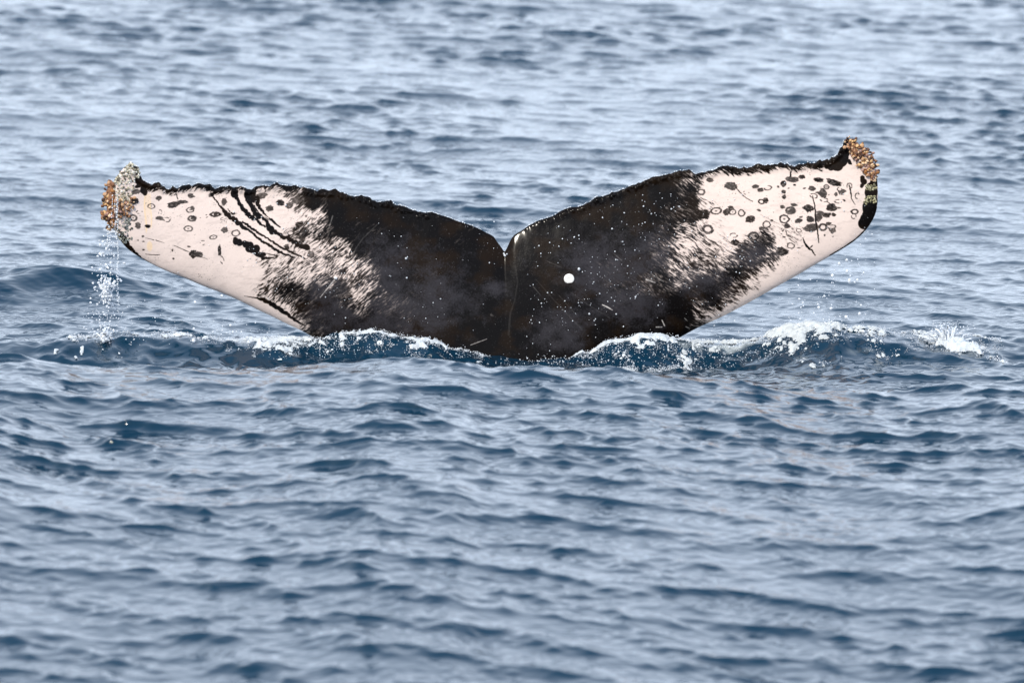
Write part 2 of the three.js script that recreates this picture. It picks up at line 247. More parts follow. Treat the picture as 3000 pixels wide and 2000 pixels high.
    const vv = f + (n - 0.5) * 1.55 * (1 - Math.pow(Math.abs(2 * f - 1), 3)); let b = lerp(sst(vv, 0.34, 0.66), sst(vv, 0.08, 0.92), 0.58);
    // peppering in the white
    if (f < 0.25) { const pp = vnoise(x / 2.6, y / 2.2, 55) * 0.75 + 0.25 * fbm(x / 45, y / 45, 56, 2); b = Math.max(b, sst(pp, 0.83, 0.88) * 0.7); }
    // dark rim of the trailing edge with a frayed lower border
    const e = y - ty[clamp(Math.round(x), 0, 2999)], rim = 8 + 14 * Math.pow(fbm(x / 22, y / 60, 61, 3), 1.5) + (n - 0.5) * 26 + 10 * sst(fbm(x / 70, 3, 63, 2), 0.45, 0.7);
    b = Math.max(b, 1 - sst(e, rim - 3, rim + 3));
    black[j * W + i] = b;
  }
  const ink = (x, y, r, v, soft = 1.1, mode = 0) => { // dab of pigment
    const i0 = Math.floor((x - r - 2 - x0) / sx), i1 = Math.ceil((x + r + 2 - x0) / sx), j0 = Math.floor((y - r - 2 - y0) / sy), j1 = Math.ceil((y + r + 2 - y0) / sy);
    for (let j = Math.max(0, j0); j <= Math.min(H - 1, j1); j++) for (let i = Math.max(0, i0); i <= Math.min(W - 1, i1); i++) {
      const d = Math.hypot(x0 + (i + 0.5) * sx - x, y0 + (j + 0.5) * sy - y), k = 1 - sst(d, r - soft, r + soft), o = j * W + i;
      black[o] = v ? Math.max(black[o], k * v) : Math.min(black[o], 1 - k);
    }
  };
  let seed = 0;
  const spot = (x, y, rx, ry, kind) => {
    const sd = ++seed; rx *= 0.92 + 0.25 * hash(sd, 2, 9); ry *= 0.92 + 0.25 * hash(sd, 3, 9); const rot = (hash(sd, 1, 7) - 0.5) * 0.5, cr = Math.cos(rot), sr = Math.sin(rot), R = Math.max(rx, ry) + 3;
    const i0 = Math.floor((x - R - x0) / sx), i1 = Math.ceil((x + R - x0) / sx), j0 = Math.floor((y - R - y0) / sy), j1 = Math.ceil((y + R - y0) / sy);
    for (let j = Math.max(0, j0); j <= Math.min(H - 1, j1); j++) for (let i = Math.max(0, i0); i <= Math.min(W - 1, i1); i++) {
      const ax = x0 + (i + 0.5) * sx - x, ay = y0 + (j + 0.5) * sy - y, u = (ax * cr + ay * sr) / rx, v = (-ax * sr + ay * cr) / ry;
      const th = Math.atan2(v, u), d = Math.hypot(u, v) * (1 + (kind === 'S' ? 0.75 : 0.32) * (fbm(Math.cos(th) * 1.6 + sd * 3.1, Math.sin(th) * 1.6, sd, 3) - 0.5) + 0.16 * (vnoise(x / 2 + ax / 2.2, ay / 2.2, sd + 5) - 0.5));
      const o = j * W + i, w = 1.6 / Math.min(rx, ry);
      let k = 1 - sst(d, 1 - w * 0.5, 1 + w * 0.5);
      if (kind !== 'S') {
        const th0 = kind === 'T' ? 0.52 : 0.66, inner = 1 - sst(d, th0 - w * 0.5, th0 + w * 0.5);
        let core = inner;
        if (kind === 'D') core *= 0.45;
        if (kind === 'T' || kind === 'R') core *= 1 - 0.8 * (1 - sst(d, 0.16, 0.3)) * (hash(sd, 4, 4) > 0.45 ? 1 : 0);
        if (inner > 0.3 && kind !== 'D') black[o] = Math.min(black[o], 1 - core * 0.85);
        k *= 1 - core;
        if (kind === 'P') k *= sst(vnoise(th * 1.5 + sd * 7, sd, 77), 0.38, 0.5);
      }
      const wear = 0.88 + 0.12 * sst(fbm((x + ax) / 5, (y + ay) / 3.4, sd + 40, 2), 0.30, 0.52); black[o] = Math.max(black[o], k * wear * (0.9 + 0.1 * hash(sd, 8, 8)));
    }
  };
  const stroke = (pts, v = 1, fray = 0) => { // [x, y, width] points
    for (let q = 1; q < pts.length; q++) {
      const [ax, ay, aw] = pts[q - 1], [bx, by, bw] = pts[q], len = Math.hypot(bx - ax, by - ay), n = Math.max(2, Math.ceil(len / 0.9));
      for (let k = 0; k <= n; k++) { const t = k / n, w = lerp(aw, bw, t), x = lerp(ax, bx, t), y = lerp(ay, by, t), j = fray * w * (vnoise(x / 5, y / 5, 99) - 0.5); if (fray && vnoise(x / 4, y / 4, 98) < 0.12) continue; ink(x + j, y - j, Math.max(0.5, w / 2 * (1 + fray * (vnoise(x / 3, y / 3, 97) - 0.5))), v, 0.9); }
    }
  };
  const plate = (ox, oy, k) => ({ s: (list) => { for (let i = 0; i < list.length; i += 5) spot(ox + list[i] / k, oy + list[i + 1] / k, list[i + 2] / k, list[i + 3] / k, list[i + 4]); }, l: (pts, v = 1, fray = 0.5) => stroke(pts.map(([x, y, w]) => [ox + x / k, oy + y / k, w / k]), v, fray) });
  const S_ = 'S', R_ = 'R', P_ = 'P', T_ = 'T', D_ = 'D';
  // right lobe
  const A = plate(2140, 350, 3.92);
  A.s([1005, 690, 55, 30, S_, 1170, 715, 78, 36, S_, 1090, 765, 35, 28, D_, 815, 660, 30, 20, S_, 700, 690, 62, 30, S_, 600, 740, 32, 30, S_, 540, 775, 15, 12, S_, 730, 752, 20, 10, S_, 660, 790, 10, 6, S_, 285, 775, 36, 24, S_, 340, 815, 32, 20, S_, 425, 790, 42, 30, P_, 605, 830, 26, 22, S_, 610, 890, 22, 24, S_, 180, 850, 46, 24, P_, 350, 945, 44, 30, T_, 400, 930, 34, 32, S_, 840, 787, 20, 8, S_, 930, 790, 40, 32, S_, 945, 870, 46, 26, P_, 1050, 840, 42, 46, S_, 1000, 830, 32, 10, S_, 1118, 855, 8, 6, S_, 1200, 845, 20, 22, S_, 1260, 815, 42, 32, S_, 1240, 790, 30, 24, P_, 1065, 915, 42, 24, P_, 1240, 925, 62, 24, P_, 1150, 1000, 52, 42, S_, 1230, 1000, 26, 10, S_, 885, 1010, 56, 40, S_, 680, 1040, 64, 46, T_, 690, 1045, 40, 26, S_, 720, 975, 42, 18, S_, 590, 1000, 28, 22, S_, 610, 1135, 62, 46, R_, 320, 1040, 22, 12, S_, 130, 1080, 38, 32, R_, 20, 1070, 42, 30, R_, 220, 1140, 64, 36, S_, 410, 1200, 50, 38, R_, 350, 1245, 30, 24, S_, 465, 1155, 18, 12, S_, 260, 1330, 60, 46, D_, 1090, 1085, 46, 32, S_, 1030, 1065, 60, 22, S_, 1175, 1080, 26, 22, S_, 905, 1130, 42, 36, S_, 775, 1150, 46, 26, S_, 800, 1110, 20, 10, S_, 920, 1230, 84, 46, S_, 1050, 1220, 48, 42, T_, 1110, 1180, 36, 20, S_, 1160, 1250, 42, 42, S_, 1150, 1215, 46, 26, P_, 1000, 1110, 36, 42, S_, 1410, 1040, 42, 34, T_, 1400, 1090, 32, 32, P_, 1070, 1310, 10, 10, S_, 1165, 1325, 10, 5, S_, 685, 1435, 44, 32, R_, 590, 1500, 66, 44, S_, 610, 1300, 36, 42, P_, 640, 1210, 36, 30, S_, 775, 1260, 32, 20, P_, 775, 1458, 20, 7, S_, 1350, 750, 32, 40, P_, 1440, 860, 26, 40, P_]);
  A.l([[935, 870, 12], [960, 1000, 14], [968, 1150, 22], [990, 1270, 16], [1005, 1390, 12]]); A.l([[820, 1345, 10], [860, 1440, 26], [920, 1480, 18], [965, 1540, 12]]); A.l([[340, 1090, 3], [470, 1155, 6]], 0.8); A.l([[40, 740, 10], [70, 800, 12], [110, 850, 10], [180, 910, 9], [250, 945, 10]]); A.l([[1350, 740, 16], [1365, 830, 18], [1375, 890, 12], [1415, 960, 7]]); A.l([[1100, 930, 8], [1150, 970, 14], [1210, 1015, 10]]); A.l([[930, 1430, 14], [900, 1460, 10]]); A.l([[690, 600, 14], [680, 660, 20]]);
  // dark outer margin of the right tip
  A.l([[1640, 690, 90], [1600, 760, 110], [1600, 850, 120], [1590, 950, 130], [1580, 1040, 140], [1560, 1110, 150], [1520, 1180, 110]], 1, 0.35); A.l([[1540, 1240, 22], [1440, 1345, 24], [1300, 1445, 18], [1190, 1515, 22], [1130, 1545, 14]], 1, 0.5); A.l([[1300, 340, 60], [1290, 400, 90], [1270, 470, 120], [1240, 510, 110], [1170, 530, 70], [1080, 540, 40]], 1, 0.5); A.l([[1340, 470, 50], [1370, 500, 20]]); A.l([[1500, 650, 50], [1510, 700, 60], [1490, 750, 40]], 1, 0.6);
  const B = plate(1740, 400, 3.92);
  B.s([1230, 650, 46, 34, T_, 1240, 895, 72, 50, S_, 1400, 860, 60, 40, R_, 1520, 870, 36, 32, S_, 1570, 830, 32, 26, S_, 1590, 870, 42, 30, R_, 1690, 880, 42, 36, R_, 1570, 580, 72, 42, S_, 1305, 1065, 68, 52, T_, 1330, 515, 42, 24, S_, 1600, 1130, 42, 26, P_, 1620, 1210, 52, 36, S_, 1830, 1140, 58, 44, D_, 1720, 1240, 42, 36, S_, 2150, 1310, 66, 42, S_, 1670, 1360, 52, 46, S_]);
  // left lobe
  const C = plate(240, 400, 3.92);
  C.s([640, 610, 44, 26, S_, 630, 720, 46, 32, S_, 610, 905, 46, 34, T_, 680, 840, 36, 20, P_, 665, 990, 32, 36, S_, 775, 1005, 26, 22, S_, 815, 780, 44, 30, R_, 900, 690, 36, 26, S_, 915, 920, 46, 25, S_, 990, 935, 46, 26, P_, 915, 850, 18, 26, P_, 1060, 770, 62, 36, S_, 1160, 740, 62, 18, S_, 1265, 675, 36, 22, S_, 1255, 830, 46, 32, R_, 1280, 810, 24, 24, S_, 1275, 925, 52, 32, T_, 1290, 920, 30, 22, S_, 1410, 910, 46, 26, P_, 1540, 885, 56, 30, T_, 1545, 885, 28, 20, S_, 1630, 935, 36, 16, P_, 1235, 1040, 48, 34, R_, 1645, 1060, 42, 32, S_, 1520, 1140, 42, 28, R_, 1775, 1100, 54, 38, R_, 1640, 750, 28, 42, S_, 1490, 670, 24, 20, S_, 1290, 1325, 42, 44, S_, 1360, 1330, 42, 38, S_, 720, 1115, 15, 12, S_, 2160, 830, 44, 30, S_, 2280, 765, 46, 30, S_, 1400, 1200, 32, 26, P_, 1590, 1290, 20, 60, S_, 1620, 1400, 20, 42, P_, 725, 1270, 12, 10, S_, 665, 1160, 10, 8, S_, 725, 1175, 14, 7, S_, 1065, 1375, 13, 10, S_, 1055, 1280, 8, 16, S_, 1240, 1240, 18, 8, S_]);
  C.l([[750, 1135, 5], [870, 1165, 9], [960, 1195, 4]]); C.l([[1070, 1225, 6], [1200, 1285, 10], [1290, 1320, 8], [1460, 1390, 4]]); C.l([[750, 1320, 8], [820, 1330, 9], [910, 1330, 9]]); C.l([[1095, 640, 12], [1115, 710, 10]]); C.l([[660, 470, 60], [690, 530, 50], [640, 560, 26]], 1, 0.6); C.l([[720, 520, 50], [740, 640, 60]], 1, 0.5);
  C.l([[430, 1090, 30], [500, 1150, 60], [560, 1230, 50], [640, 1310, 30], [700, 1370, 14], [780, 1410, 8]], 1, 0.6);
  const G = plate(560, 500, 5.873);
  G.l([[360, 420, 70], [380, 440, 24], [500, 590, 26], [640, 760, 70], [830, 900, 76], [1000, 1010, 40], [1200, 1180, 40], [1500, 1370, 44], [1700, 1450, 34], [1800, 1480, 20]], 1, 0.5);
  G.l([[900, 870, 34], [1130, 1040, 40], [1300, 1140, 30], [1560, 1310, 38], [1800, 1420, 34], [1970, 1500, 20]], 1, 0.5);
  G.l([[740, 380, 110], [800, 500, 50], [880, 640, 60], [1000, 760, 70], [1150, 860, 46], [1280, 960, 34]], 1, 0.5);
  G.l([[1000, 400, 190], [1030, 500, 150], [1040, 600, 70], [1100, 700, 66], [1160, 800, 90]], 1, 0.4); G.l([[1120, 470, 90], [1180, 640, 46], [1300, 790, 40], [1420, 880, 38], [1540, 970, 22]], 1, 0.5);
  G.l([[1090, 610, 26], [1200, 760, 30], [1320, 880, 60], [1380, 1000, 96], [1500, 1080, 54], [1700, 1180, 56], [1900, 1290, 66], [2000, 1320, 90]], 1, 0.6);
  G.l([[750, 1170, 70], [780, 1220, 90], [900, 1230, 70], [1030, 1310, 120], [1180, 1400, 90], [1260, 1440, 60]], 1, 0.7); G.l([[1240, 1390, 14], [1400, 1430, 18], [1490, 1450, 26], [1450, 1480, 16], [1250, 1480, 60]], 1, 0.4); G.l([[640, 650, 12], [720, 740, 30], [790, 730, 12]], 1, 0.5);
  G.s([1355, 655, 66, 44, S_, 1540, 555, 66, 44, S_, 1690, 610, 78, 52, S_, 1830, 520, 92, 70, S_, 1900, 560, 60, 50, S_, 1860, 935, 72, 46, S_, 1960, 1030, 92, 52, S_, 1715, 1070, 62, 36, R_, 1920, 1160, 52, 52, S_, 2070, 1440, 62, 52, S_, 1655, 1300, 46, 42, S_, 1220, 440, 90, 60, S_]);
  G.l([[940, 540, 26], [1000, 640, 34], [1030, 690, 14]], 0, 0.2); G.l([[1070, 560, 14], [1200, 730, 16], [1340, 820, 16]], 0, 0.4);
  const E = plate(240, 700, 3.92); E.l([[1870, 640, 6], [2010, 662, 16], [2090, 680, 44], [2200, 745, 50], [2300, 810, 50], [2420, 900, 36], [2520, 960, 22], [2560, 985, 14]], 1, 0.3);

  // pale scratches and rubbed lines in the black, 0..1
  const pale = new Float32Array(W * H);
  const scratch = (ox, oy, k, pts, v) => { for (let q = 1; q < pts.length; q++) { const [ax, ay, aw] = pts[q - 1], [bx, by, bw] = pts[q], n = Math.ceil(Math.hypot(bx - ax, by - ay) / k / 0.8); for (let t = 0; t <= n; t++) { const f = t / n, x = ox + lerp(ax, bx, f) / k, y = oy + lerp(ay, by, f) / k, r = Math.max(0.5, lerp(aw, bw, f) / k / 2), vv = v * (0.5 + 0.7 * vnoise(x / 3, y / 3, 12)); for (let j = Math.floor((y - r - 1 - y0) / sy); j <= (y + r + 1 - y0) / sy; j++) for (let i = Math.floor((x - r - 1 - x0) / sx); i <= (x + r + 1 - x0) / sx; i++) if (i >= 0 && j >= 0 && i < W && j < H) { const d = Math.hypot(x0 + (i + 0.5) * sx - x, y0 + (j + 0.5) * sy - y); pale[j * W + i] = Math.max(pale[j * W + i], vv * (1 - sst(d, r - 0.9, r + 0.9))); } } } };
  const K = (pts, v) => scratch(1240, 750, 3.92, pts, v);
  K([[1260, 340, 8], [1340, 430, 5]], 0.22); K([[1290, 260, 6], [1500, 490, 10], [1820, 820, 14]], 0.06); K([[1560, 440, 6], [1760, 660, 8]], 0.10); K([[1690, 400, 4], [1900, 550, 9], [2150, 700, 5]], 0.08); K([[2055, 545, 10], [2110, 570, 16], [2170, 605, 8]], 0.8); K([[545, 998, 8], [730, 930, 5]], 0.7); K([[1085, 290, 16], [1050, 500, 14], [1000, 640, 20], [980, 880, 26]], 0.04); K([[1060, 120, 14], [1080, 280, 18]], 0.04); K([[1420, 60, 10], [1590, 130, 6]], 0.10);  K([[780, 660, 24], [800, 670, 20]], 0.12);
  const Q = (pts, v) => scratch(740, 500, 3.92, pts, v); Q([[1150, 1020, 10], [1180, 900, 12], [1270, 780, 12], [1430, 630, 12]], 0.09); Q([[880, 660, 10], [920, 530, 16]], 0.25); Q([[780, 1440, 10], [960, 1220, 20]], 0.5); Q([[1070, 860, 12], [1150, 850, 12], [1130, 900, 8], [1080, 890, 8]], 0.12);
  const V = (pts, v) => scratch(1740, 700, 3.92, pts, v); V([[650, 390, 4], [800, 480, 6]], 0.55); V([[600, 455, 18], [700, 490, 14]], 0.5); V([[780, 920, 10], [810, 985, 14]], 0.7); V([[715, 1000, 14], [780, 1000, 12]], 0.6); V([[1055, 1000, 8], [1100, 1025, 8]], 0.6); V([[1040, 900, 8], [1075, 935, 6]], 0.4); V([[230, 170, 4], [320, 245, 6]], 0.35);

  const px = new Uint8Array(W * H * 4), ro = new Uint8Array(W * H * 4), sr = (v) => Math.round(255 * (v <= 0.0031308 ? v * 12.92 : 1.055 * Math.pow(v, 1 / 2.4) - 0.055));
  for (let j = 0; j < H; j++) for (let i = 0; i < W; i++) {
    const x = x0 + (i + 0.5) * sx, y = y0 + (j + 0.5) * sy, o = j * W + i, b = black[o];
    const blot = fbm(x / 70, y / 60, 101, 4), fine = vnoise(x / 3, y / 3, 102);
    // white skin: pinkish, faintly mottled
    const w = 0.96 + 0.14 * (blot - 0.5) + 0.05 * (fine - 0.5) - 0.10 * sst(fbm(x / 26 + y / 40, y / 7, 105, 3), 0.56, 0.78);
    let r = 0.72 * w, g = 0.582 * w, bl = 0.508 * w;
    // diatom stains on the left tip
    const dx = x - 437, st = Math.max((1 - sst(Math.abs(x - (431 + 3 * Math.sin(y / 20))), 1.2, 2.6)) * sst(y, 560, 575) * (1 - sst(y, 665, 680)), (1 - sst(Math.abs(x - (447 + 2 * Math.sin(y / 14))), 0.8, 2.2)) * sst(y, 575, 590) * (1 - sst(y, 650, 670)), 0.5 * (1 - sst(Math.abs(dx), 8, 11)) * sst(y, 560, 566) * (1 - sst(y, 590, 680)), 0.75 * (1 - sst(Math.hypot((x - 443) / 9, (y - 714) / 16), 0.7, 1.1)));
    r = lerp(r, 0.83, st * 0.6); g = lerp(g, 0.56, st * 0.75); bl = lerp(bl, 0.30, st * 0.75);
    // black skin: brown-black, the grey sheen of its wet film painted in
    let sb = 0; for (const [cx, cy, rx, ry] of SLATE_SHEEN) sb = Math.max(sb, Math.exp(-(((x - cx) / rx) ** 2) - ((y - cy) / ry) ** 2));
    const slateSheen = sst(0.80 * Math.sqrt(sb) + 0.85 * (fbm(x / 34, y / 24, 111, 5) - 0.5) + 0.34 * (fine - 0.5), 0.18, 1.0), brown = sst(fbm(x / 55, y / 45, 121, 3), 0.40, 0.75);
    let kr = lerp(0.0034, 0.029, slateSheen), kg = lerp(0.0024, 0.026, slateSheen), kb = lerp(0.0020, 0.029, slateSheen);
    kr += 0.006 * brown * (1 - slateSheen); kg += 0.0025 * brown * (1 - slateSheen); const sp = sst(vnoise(x / 2.1, y / 2.1, 131), 0.90, 0.96) * 0.05; kr += sp; kg += sp; kb += sp;
    const pl = pale[o] < 0.3 ? pale[o] * 0.4 : pale[o] * 0.8; kr = lerp(kr, 0.75, pl); kg = lerp(kg, 0.68, pl); kb = lerp(kb, 0.62, pl);
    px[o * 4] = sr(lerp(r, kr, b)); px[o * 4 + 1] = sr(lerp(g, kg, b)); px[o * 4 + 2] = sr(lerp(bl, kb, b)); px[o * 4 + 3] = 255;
    const rg = clamp(0.40 + 0.22 * (fbm(x / 30, y / 30, 141, 3) - 0.5)); ro[o * 4] = ro[o * 4 + 1] = ro[o * 4 + 2] = Math.round(255 * rg); ro[o * 4 + 3] = 255;
  }
  const mk = (d, srgb) => { const t = new THREE.DataTexture(d, W, H); if (srgb) t.colorSpace = THREE.SRGBColorSpace; t.magFilter = THREE.LinearFilter; t.wrapS = t.wrapT = THREE.ClampToEdgeWrapping; t.needsUpdate = true; return t; };
  return [mk(px, true), mk(ro, false)];
}
function skinBump() {
  const N = 512, px = new Uint8Array(N * N * 4);
  for (let j = 0; j < N; j++) for (let i = 0; i < N; i++) { const u = i / N, v = j / N, h = 0.5 * vnoise(u * 12, v * 12, 1, 12, 12) + 0.3 * vnoise(u * 40, v * 40, 2, 40, 40) + 0.2 * vnoise(u * 110, v * 110, 3, 110, 110); const o = (j * N + i) * 4; px[o] = px[o + 1] = px[o + 2] = Math.round(255 * h); px[o + 3] = 255; }
  const t = new THREE.DataTexture(px, N, N); t.wrapS = t.wrapT = THREE.RepeatWrapping; t.magFilter = THREE.LinearFilter; t.needsUpdate = true; t.repeat.set(7, 2.2); return t;
}
{
  const NS = 1300, NT = 60, [cmap, rmap] = skinTexture();
  const ring = 2 * NT, pos = new Float32Array((NS + 1) * ring * 3), uv = new Float32Array((NS + 1) * ring * 2), idx = [];
  for (let i = 0; i <= NS; i++) {
    const s = i / NS, [L, T, Q] = station(clamp(s, 0.0004, 0.9996)), tip = Math.min(1, Math.min(s, 1 - s) / 0.02 + 0.0005);
    for (let k = 0; k < ring; k++) {
      const front = k < NT ? 1 : -1, q = k < NT ? k / NT : 1 - (k - NT) / NT, t = 0.5 - 0.5 * Math.cos(Math.PI * q);
      const [px, py] = ruled(L, T, Q, t), end = Math.sqrt(tip);
      // the ragged rim is thick with small knobs
      const rimD = (1 - t) * Math.hypot(L.x - Q.x, L.y - Q.y), knob = 0.011 * (1 - sst(rimD, 8, 26)) * Math.sqrt(Math.min(1, rimD / 5)) * (0.3 + 1.6 * vnoise(px / 8, py / 8 + front * 40, 66)) * sst(Math.abs(px - 1480), 20, 260);
      const lump = 0.0025 * (fbm(px / 34, py / 34 + front * 90, 67, 3) - 0.5) * sst(t, 0.02, 0.15);
      const h = half(px) * foil(t) * end + knob * end + 0.003 * Math.sqrt(Math.min(1, (1 - t) * 30)) * end + lump * end;
      const o = i * ring + k;
      if (front > 0) noteSkin(px, py, midZ(px, py) + h);
      pos[o * 3] = MX(px); pos[o * 3 + 1] = MY(py); pos[o * 3 + 2] = midZ(px, py) + front * h;
      uv[o * 2] = (px - TEX.x0) / (TEX.x1 - TEX.x0); uv[o * 2 + 1] = (py - TEX.y0) / (TEX.y1 - TEX.y0);
    }
  }
  for (let i = 0; i < NS; i++) for (let k = 0; k < ring; k++) { const a = i * ring + k, b = i * ring + (k + 1) % ring, c = a + ring, e = b + ring; idx.push(a, c, b, b, c, e); }
  const g = new THREE.BufferGeometry();
  g.setAttribute('position', new THREE.BufferAttribute(pos, 3)); g.setAttribute('uv', new THREE.BufferAttribute(uv, 2)); g.setIndex(idx); g.computeVertexNormals();
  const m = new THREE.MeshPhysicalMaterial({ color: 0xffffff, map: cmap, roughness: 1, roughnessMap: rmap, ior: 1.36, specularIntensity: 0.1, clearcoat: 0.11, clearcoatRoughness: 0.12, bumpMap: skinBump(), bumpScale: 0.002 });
  m.name = 'wet_whale_skin';
  whale.add(tag(new THREE.Mesh(g, m), 'fluke', 'wet black and pinkish white underside with dark ring scars'));
}

// ---------------------------------------------------------------- barnacles on the tips
const inside = (x, y, P) => { let c = false; for (let i = 0, j = P.length - 1; i < P.length; j = i++) if ((P[i][1] > y) !== (P[j][1] > y) && x < (P[j][0] - P[i][0]) * (y - P[i][1]) / (P[j][1] - P[i][1]) + P[i][0]) c = !c; return c; };
function scatter(P, n, R, gap) { const xs = P.map((p) => p[0]), ys = P.map((p) => p[1]), out = []; for (let k = 0; k < n * 40 && out.length < n; k++) { const x = lerp(Math.min(...xs), Math.max(...xs), R()), y = lerp(Math.min(...ys), Math.max(...ys), R()); if (inside(x, y, P) && out.every(([a, b]) => (a - x) ** 2 + (b - y) ** 2 > gap * gap)) out.push([x, y]); } return out; }
{
  const R = rng(33), paint = (r, g, b, rough = 0.55) => { const m = new THREE.MeshStandardMaterial({ roughness: rough }); m.color.setRGB(r, g, b); return m; };
  const acornG = [0, 1].map((k) => new THREE.LatheGeometry([[1, -0.3], [0.93, 0.25], [0.62, 0.75 + 0.2 * k], [0.46, 0.82 + 0.2 * k], [0.30, 0.35]].map(([a, b]) => new THREE.Vector2(a, b)), 7 + k));
  const stalkG = [0, 1, 2].map((k) => { const g = new THREE.LatheGeometry([[0.45, -0.3], [0.40, 0.5], [0.62, 1.1], [1.0, 1.7], [0.85, 2.3 + 0.2 * k], [0.0, 2.7 + 0.25 * k]].map(([a, b]) => new THREE.Vector2(a, b)), 6), p = g.attributes.position; for (let i = 0; i < p.count; i++) { const y = p.getY(i); p.setX(i, p.getX(i) * (1 - 0.25 * k * 0.5) + 0.12 * y * y * (k - 1) * 0.6); p.setZ(i, p.getZ(i) + 0.05 * y * y); } g.computeVertexNormals(); return g; });
  const grey = [paint(0.54, 0.49, 0.37), paint(0.68, 0.64, 0.53), paint(0.36, 0.31, 0.21), paint(0.16, 0.14, 0.10), paint(0.80, 0.76, 0.67)];
  const dull = [paint(0.14, 0.14, 0.11), paint(0.30, 0.30, 0.25), paint(0.42, 0.42, 0.36), paint(0.05, 0.05, 0.045)];
  const warm = [paint(0.30, 0.12, 0.03, 0.68), paint(0.44, 0.25, 0.13, 0.68), paint(0.07, 0.032, 0.018, 0.68), paint(0.56, 0.34, 0.15, 0.68), paint(0.19, 0.08, 0.035, 0.68), paint(0.36, 0.21, 0.16, 0.68), paint(0.24, 0.11, 0.05, 0.68), paint(0.11, 0.05, 0.03, 0.68), paint(0.66, 0.46, 0.28, 0.68)];
  const straw = [paint(0.40, 0.36, 0.20), paint(0.56, 0.52, 0.34), paint(0.24, 0.22, 0.13)];
  const up = new THREE.Vector3(0, 1, 0), d = new THREE.Vector3();
  const stick = (name, g, m, px, py, z, dir, r, len = r) => { const o = tag(new THREE.Mesh(g, m), name); o.position.set(MX(px), MY(py), z); o.quaternion.setFromUnitVectors(up, d.set(...dir).normalize()); o.rotateY(R() * 6.28); o.scale.set(r, len, r); whale.add(o); };
  const acorns = (P, n, mats, r0, r1, lean) => { for (const [x, y] of scatter(P, n, R, r0 * 1.25)) { const z = skinZ(x, y) ?? 0.18, r = lerp(r0, r1, R() * R()) * 0.002; stick('acorn_barnacle', acornG[R() * 2 | 0], mats[R() * mats.length | 0], x, y, z - 0.002, [lean[0] + (R() - 0.5) * 0.7, lean[1] + (R() - 0.5) * 0.7, 1], r, r * (0.9 + 0.5 * R())); } };
  acorns([[389, 472], [410, 488], [418, 512], [404, 522], [398, 545], [396, 572], [380, 592], [352, 585], [336, 562], [340, 528], [360, 492]], 135, grey, 3.2, 5.6, [-0.25, 0.35]);
  for (let k = 0; k < 26; k++) { const t = k / 25, x = lerp(342, 404, t) + (t < 0.5 ? -6 * Math.sin(t * 6.28) : 0), y = t < 0.75 ? lerp(532, 474, t / 0.75) : lerp(474, 486, (t - 0.75) / 0.25); stick('acorn_barnacle', acornG[k % 2], grey[R() * 5 | 0], x, y, (skinZ(x + 6, y + 6) ?? 0.18) - 0.015 + 0.02 * R(), [-0.8 + 1.1 * t, 1, 0.3], (3 + 2 * R()) * 0.002, (3.4 + 2 * R()) * 0.002); }
  acorns([[346, 636], [384, 628], [394, 660], [394, 690], [374, 708], [352, 690], [342, 668]], 58, dull, 3, 5, [-0.3, 0]);
  const stalks = (list, mats, l0, l1, dirOf) => { for (const [x, y] of list) { const z = skinZ(x, y) ?? 0.17, dr = dirOf(x, y), L = lerp(l0, l1, R()) * 0.002; stick('stalked_barnacle', stalkG[R() * 3 | 0], mats[R() * mats.length | 0], x, y, z - 0.004, [dr[0] + (R() - 0.5) * 0.9, dr[1] + (R() - 0.5) * 0.9, dr[2]], L * (0.30 + 0.2 * R()), L / 2.6); } };
  stalks(scatter([[330, 518], [345, 540], [352, 600], [352, 650], [332, 668], [316, 640], [312, 590], [316, 540]], 110, R, 2.6), warm, 8, 17, (x) => [-0.75, 0.1, 0.65]);
  stalks(scatter([[352, 575], [396, 572], [398, 600], [386, 626], [356, 628]], 44, R, 4), warm, 8, 14, () => [-0.1, -0.3, 1]);
  stalks(scatter([[2470, 412], [2480, 404], [2500, 410], [2530, 437], [2548, 448], [2560, 470], [2566, 496], [2562, 522], [2548, 528], [2534, 512], [2518, 498], [2498, 470], [2484, 450], [2471, 432]], 170, R, 3.6), warm, 7, 14, (x, y) => [0.35 + 0.3 * sst(x, 2500, 2560), 0.45 - 0.4 * sst(y, 440, 520), 0.8]);
  acorns([[2532, 538], [2562, 534], [2564, 552], [2530, 554]], 22, straw, 2.6, 4, [0.3, 0]); acorns([[2528, 572], [2560, 566], [2562, 588], [2526, 594]], 30, straw, 2.6, 4, [0.3, 0]);
  const crust = (px, py, z, a, b, c, turn, seed) => { const g = new THREE.IcosahedronGeometry(1, 9), p = g.attributes.position; for (let i = 0; i < p.count; i++) { const x = p.getX(i), y = p.getY(i), zz = p.getZ(i), k = 0.72 + 0.55 * fbm(x * 3.3 + zz * 2.1 + 7, y * 6.5 + 3, seed, 3); p.setXYZ(i, x * a * k, y * b * (0.85 + 0.15 * k), zz * c * k); } g.computeVertexNormals(); const o = tag(new THREE.Mesh(g, warm[6]), 'barnacle_crust'); o.position.set(MX(px), MY(py), z); o.rotation.z = turn; whale.add(o); };
  crust(333, 594, 0.158, 0.030, 0.142, 0.03, 0.02, 700); crust(2522, 464, 0.084, 0.038, 0.128, 0.03, 0.62, 710);
  const discG = new THREE.LatheGeometry([[1, -0.25], [0.97, 0.16], [0.84, 0.27], [0.30, 0.30], [0.24, 0.22], [0.12, 0.22], [0.0, 0.30]].map(([a, b]) => new THREE.Vector2(a, b)), 26);
  const disc = tag(new THREE.Mesh(discG, paint(0.80, 0.76, 0.70, 0.5)), 'round_barnacle', 'single round white barnacle on the black skin');
  disc.position.set(MX(1667), MY(815), skinZ(1667, 815)); disc.rotation.x = Math.PI / 2; disc.scale.set(0.031, 0.024, 0.030); whale.add(disc);
}

